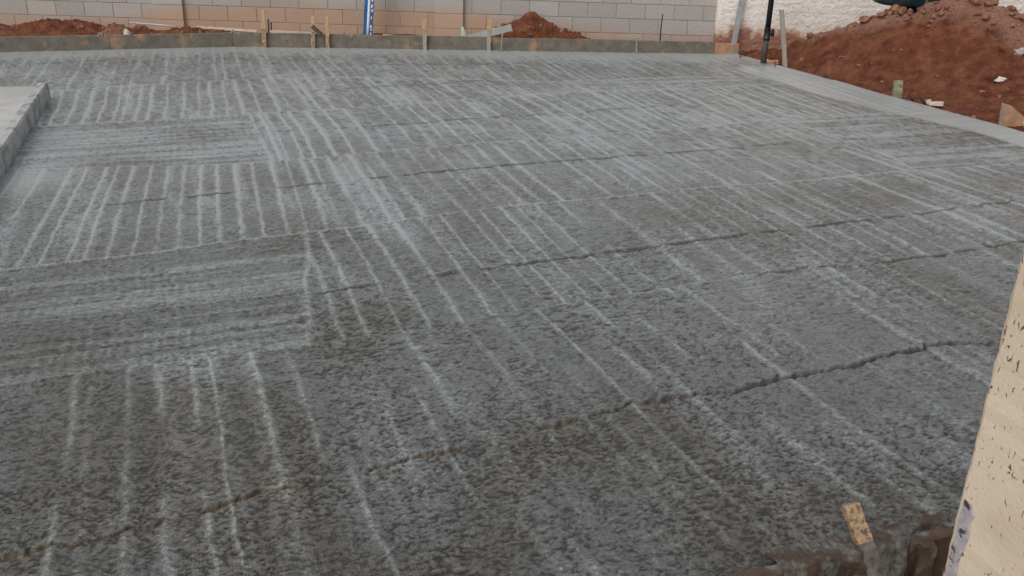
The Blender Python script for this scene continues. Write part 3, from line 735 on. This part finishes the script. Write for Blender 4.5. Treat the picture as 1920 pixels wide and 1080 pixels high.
# wedge of plank at the right, half buried
g = G(1893, 232); bm = bmesh.new()
pts = [(-.10, -.05), (.24, -.06), (.21, .01), (-.02, .17), (-.11, .19)]
f0 = [bm.verts.new((x_, 0, z_)) for x_, z_ in pts]; f1 = [bm.verts.new((x_+.01, .04, z_)) for x_, z_ in pts]
bm.faces.new(f0); bm.faces.new(f1[::-1])
for i in range(5): bm.faces.new((f0[i], f1[i], f1[(i+1) % 5], f0[(i+1) % 5]))
tag(from_bm('plank_offcut', bm, M['form_red'], (g[0], g[1], .0), local=True), 'broken wedge of brown plank standing in the earth at the right edge', 'offcut')
g = G(1918, 240); bm = bmesh.new(); blob(bm, (g[0]+.02, g[1], .03), .035, .3, 1)
tag(from_bm('white_stone', bm, M['bag']), 'white lump beside the broken brown plank wedge', 'stone')
def on_mound(px, py, it=12):
    lo = G(px, py); dd = ray(px, py); t = 0
    best = None
    for s in np.linspace(6, 13.2, 220):
        p = np.array([dd[0]*s/dd[1], s, CAM_H+dd[2]*s/dd[1]])
        if p[2] <= mound_z(p[0], p[1]): return p
    return lo
q = on_mound(1879, 151); bm = bmesh.new(); blob(bm, q+np.array([0, 0, .01]), .04, .35, 2, (1.3, 1, .7)); blob(bm, q+np.array([-.07, -.03, 0]), .03, .3, 1, (1.6, 1, .5))
tag(from_bm('litter', bm, M['bag']), 'scrap of whitish litter on the dark red slope', 'litter')
q = on_mound(1912, 102); bm = bmesh.new(); blob(bm, q+np.array([0, 0, .02]), .075, .3, 2, (1.3, 1, .7))
tag(from_bm('pale_stone', bm, M['pale_stone']), 'pale stone high on the mound at the right edge', 'stone')

# ------------------------------------------------------------------ teal tub on the mound
def tub():
    c = P(1702, 10.5, 12.25)
    root = empty('plastic_tub', c); tag(root, 'dark teal plastic tub sitting on top of the red earth mound', 'tub')
    def loft(secs, n=40, e=3.2):
        bm = bmesh.new(); rings = []
        for z_, ax, ay in secs:
            ring = []
            for k in range(n):
                th = 2*math.pi*k/n; cx, sx_ = math.cos(th), math.sin(th)
                ring.append(bm.verts.new((ax*math.copysign(abs(cx)**(2/e), cx), ay*math.copysign(abs(sx_)**(2/e), sx_), z_)))
            rings.append(ring)
        for r0, r1 in zip(rings, rings[1:]):
            for i in range(n): bm.faces.new((r0[i], r0[(i+1) % n], r1[(i+1) % n], r1[i]))
        bm.faces.new(rings[0][::-1]); bm.faces.new(rings[-1]); return bm
    bm = loft([(-.005, .34, .22), (.01, .40, .27), (.045, .435, .30), (.16, .46, .33), (.30, .48, .35), (.30, .465, .335), (.06, .42, .29), (.05, .3, .2)])
    o = from_bm('shell', bm, M['teal'], (0, 0, 0), root, True, local=True)
    bm = loft([(.285, .49, .36), (.285, .51, .38), (.315, .51, .38), (.315, .47, .34), (.302, .47, .34)])
    bmesh.ops.delete(bm, geom=[f for f in bm.faces if len(f.verts) > 4], context='FACES_ONLY')
    from_bm('rim', bm, M['teal'], (0, 0, 0), root, True, local=True)
    bm = bmesh.new(); bar(bm, (-.05, -.05, -.11), (.1, -.05, 0), .34, .2, (1, 0, 0), .004, 3); from_bm('underside_skid', bm, M['black'], (0, 0, 0), root, local=True)
    root.rotation_euler = (0, math.radians(2.5), math.radians(-6))
tub()
bm = bmesh.new()
for px, py, Y_, s in ((1681, 18, 12.05, .085), (1727, 15, 12.0, .05), (1736, 12.5, 12.0, .05), (1707, 22, 11.95, .04), (1690, 23, 12, .06), (1665, 24, 12.05, .045)):
    blob(bm, P(px, py, Y_), s, .25, 2)
tag(from_bm('earth_clods', bm, M['clod']), 'large dry clods of earth wedged under the teal tub', kind='stuff')

# ------------------------------------------------------------------ raised slab at the left
def raised_slab():
    A = G(95, 184); Bn = G(0, 338)
    ua, va = uv(A); ub, vb = uv(Bn)
    k = (va-vb)/(ua-ub); vv = lambda u: va+k*(u-ua)
    un, uf = ua-7.5, ua
    root = empty('raised_slab', (*xy((un+uf)/2, vv((un+uf)/2)-1.5), 0)); tag(root, 'older dry raised slab with a cement spattered edge at the left', 'slab')
    zt = .14
    n = 90
    bm = bmesh.new(); rings = []; rg = random.Random(8)
    for i in range(n+1):                                              # cement-crusted kerb along its right side
        u = un+(uf-un)*i/n; v = vv(u); j = lambda s: rg.uniform(-s, s)
        prof = [(-.001, -.08), (j(.003), .03), (-.006+j(.003), zt-.01+j(.003)), (-.018+j(.003), zt+.008+j(.003)), (-.070+j(.004), zt+.008+j(.003)), (-.085+j(.004), zt+.002), (-.11, -.08)]
        rings.append([bm.verts.new((*xy(u, v+a_), b_)) for a_, b_ in prof])
    for r0, r1 in zip(rings, rings[1:]):
        for i in range(7): bm.faces.new((r0[i], r0[(i+1) % 7], r1[(i+1) % 7], r1[i]))
    bm.faces.new(rings[0]); bm.faces.new(rings[-1][::-1])
    m = simple('kerb_cement', (.20, .20, .19), (.28, .28, .27), 30, .75, .004, c2=(.38, .385, .38), s2=5.5, f2=(.45, .53))
    from_bm('kerb', bm, m, root.location, root)
    us_ = np.linspace(un, uf-.05, 120); vs_ = np.linspace(-4.5, -.083, 70)
    U = np.repeat(us_[:, None], 70, 1); V = vv(U)+vs_[None, :]; X, Y = xy(U, V); Z = zt+(fbm(U*3, V*3, 3, 150)-.5)*.012
    Z[-1, :] = -.08; X[-1, :], Y[-1, :] = X[-2, :]+D1[0]*.02, Y[-2, :]+D1[1]*.02
    me = grid_mesh('top_surface', X-root.location.x, Y-root.location.y, Z-root.location.z)
    link('top_surface', me, simple('dry_slab', (.40, .385, .36), (.50, .485, .46), 9, .9, .001, c2=(.36, .345, .325), s2=1.2), root)
raised_slab()

# ------------------------------------------------------------------ near right corner: formwork, stakes, cream wall
def near_form():
    dirv = (N1-N0)/np.linalg.norm(N1-N0); nrm = np.array([dirv[1], -dirv[0], 0])      # towards the camera
    root = empty('form_board', N0); tag(root, 'muddy brown form board along the near edge beside the cream wall', 'formwork board')
    bm = bmesh.new(); rg = random.Random(12); rings = []
    for k in range(60):
        p = N0+dirv*(-1.6+k*.062); t = .012+rg.uniform(-.006, .006); j = rg.uniform(-.004, .004)
        rings.append([bm.verts.new(p+nrm*a_+np.array([0, 0, b_])) for a_, b_ in ((0, -.2), (0, t-.004), (.005, t), (.036+j, t), (.042+j, t-.008), (.040, -.2))])
    for r0, r1 in zip(rings, rings[1:]):
        for i in range(6): bm.faces.new((r0[i], r0[(i+1) % 6], r1[(i+1) % 6], r1[i]))
    bm.faces.new(rings[0]); bm.faces.new(rings[-1][::-1])
    from_bm('board', bm, M['form_brown'], N0, root)
    return dirv, nrm
dirN, nrmN = near_form()
# overflow of concrete over the form, round the near stake
def overflow():
    ns, nt_ = 240, 70
    S = np.repeat(np.linspace(-.06, 1.0, ns)[:, None], nt_, 1); T = np.repeat(np.linspace(-.05, .17, nt_)[None, :], ns, 0)
    reach = .050+.030*vn(S*9, S*0, 170)+.10*np.exp(-((S-.53)/.10)**2)*(.6+.6*vn(S*14, S*0, 171))+.02*sst(.15, -.1, S)
    reach = reach*sst(.80, .60, S)
    k = sst(reach, reach-.02, T)
    lump = fbm(S*26, T*22, 3, 172)
    Zt = .021+.024*(lump-.45)-np.clip(T-.035, 0, 1)*1.5*sst(.03, .06, T)
    Z = Zt*k+(-.06-np.clip(T-.03, 0, 1)*1.2)*(1-k)
    L = np.linalg.norm(N1-N0)
    X = N0[0]+dirN[0]*S*L+nrmN[0]*T; Y = N0[1]+dirN[1]*S*L+nrmN[1]*T
    me = grid_mesh('concrete_spill', X, Y, Z, k > .02)
    tag(link('concrete_spill', me, simple('spill', (.045, .04, .033), (.14, .132, .118), 55, .5, .006, c2=(.055, .034, .021), s2=16, f2=(.46, .56))), 'lumpy concrete spilled over the near form board', kind='stuff')
overflow()
g = G(1664, 1062); g0 = g+nrmN*.02; g0[2] = -.12
tp = P(1594, 945, g[1]+.13)
d = tp-g0
stick('wooden_stake', 'leaning stake with bare splintered tip and cement coated foot at the near edge', 'stake', None, g0, tp, .050, .028, M['wood_smeared'], 8, .0022, (.60, M['cement_dark']), side=(1, .1, 0))
g = G(1731, 1010); g0 = np.array([g[0], g[1]-.035, -.34]); tp = np.array([g[0]+.002, g[1]-.03, .0])
stick('wooden_stake', 'upright mud stained stake outside the near form board beside the cream wall', 'stake', None, g0, tp, .048, .035, M['form_brown'], 6, .003)
def pit_soil():
    us_ = np.linspace(-.2, 2.6, 90); ts = np.linspace(0, 1.6, 60)
    X = N0[0]-1.2+us_[:, None]*dirN[0]*1.5+ts[None, :]*nrmN[0]; Y = N0[1]-1.2*dirN[1]/dirN[0]+us_[:, None]*dirN[1]*1.5+ts[None, :]*nrmN[1]
    Z = -.20+(fbm(X*6, Y*6, 4, 160)-.5)*.10
    me = grid_mesh('trench', X, Y, Z)
    tag(link('trench', me, M['soil_dark']), 'dark earth trench outside the near formwork', kind='structure')
pit_soil()

def cream_wall():
    Yc = 1.62
    ca = P(1779, 1060, Yc)[:2]; cb = P(1914, 500, Yc)[:2]
    c = np.array([(ca[0]+cb[0])/2, Yc])-D2*.016
    dv = -D1; dn = D2                                                   # the wall runs back past the camera's right side
    prof = [(.012, 0), (3.6, 0), (3.6, .18), (0, .18), (0, .014), (.004, .004)]
    root = empty('cream_wall', (*c, -.4)); tag(root, 'cream plastered wall corner speckled with cement close on the right', 'wall')
    rg = random.Random(3); zs = np.linspace(-.4, 2.6, 110)
    bm = bmesh.new(); rings = []
    for z_ in zs:
        j = [rg.uniform(-.0016, .0016) for _ in range(6)]
        rings.append([bm.verts.new((*(c+dv*(a_+(j[i] if a_ < .1 else 0))+dn*(b_+(j[(i+2) % 6]*.5 if a_ < .1 else 0))), z_)) for i, (a_, b_) in enumerate(prof)])
    for r0, r1 in zip(rings, rings[1:]):
        for i in range(6):
            bm.faces.new((r0[i], r0[(i+1) % 6], r1[(i+1) % 6], r1[i]))
    bm.faces.new(rings[0]); bm.faces.new(rings[-1][::-1])
    from_bm('plaster', bm, M['cream'], root.location, root)
    # bare strip at the foot of the corner where the paint has come away
    ztop = float(P(1812, 925, Yc)[2]); bm = bmesh.new(); rings = []
    for z_ in np.linspace(-.38, ztop, 60):
        f = min(1, (ztop-z_)/.02+.75); w0 = .013+rg.uniform(-.002, .003); w1 = .014+.030*f*rg.uniform(.8, 1.12)
        rings.append([bm.verts.new((*(c+dv*a_+dn*b_), z_)) for a_, b_ in ((w0, -.0012), (w0+.002, -.0026), (w1-.002, -.0026), (w1, -.0012), (w1-.002, .004), (w0+.002, .004))])
    for r0, r1 in zip(rings, rings[1:]):
        for i in range(6): bm.faces.new((r0[i], r0[(i+1) % 6], r1[(i+1) % 6], r1[i]))
    bm.faces.new(rings[0]); bm.faces.new(rings[-1][::-1])
    from_bm('chipped_edge', bm, M['chip'], root.location, root)
cream_wall()
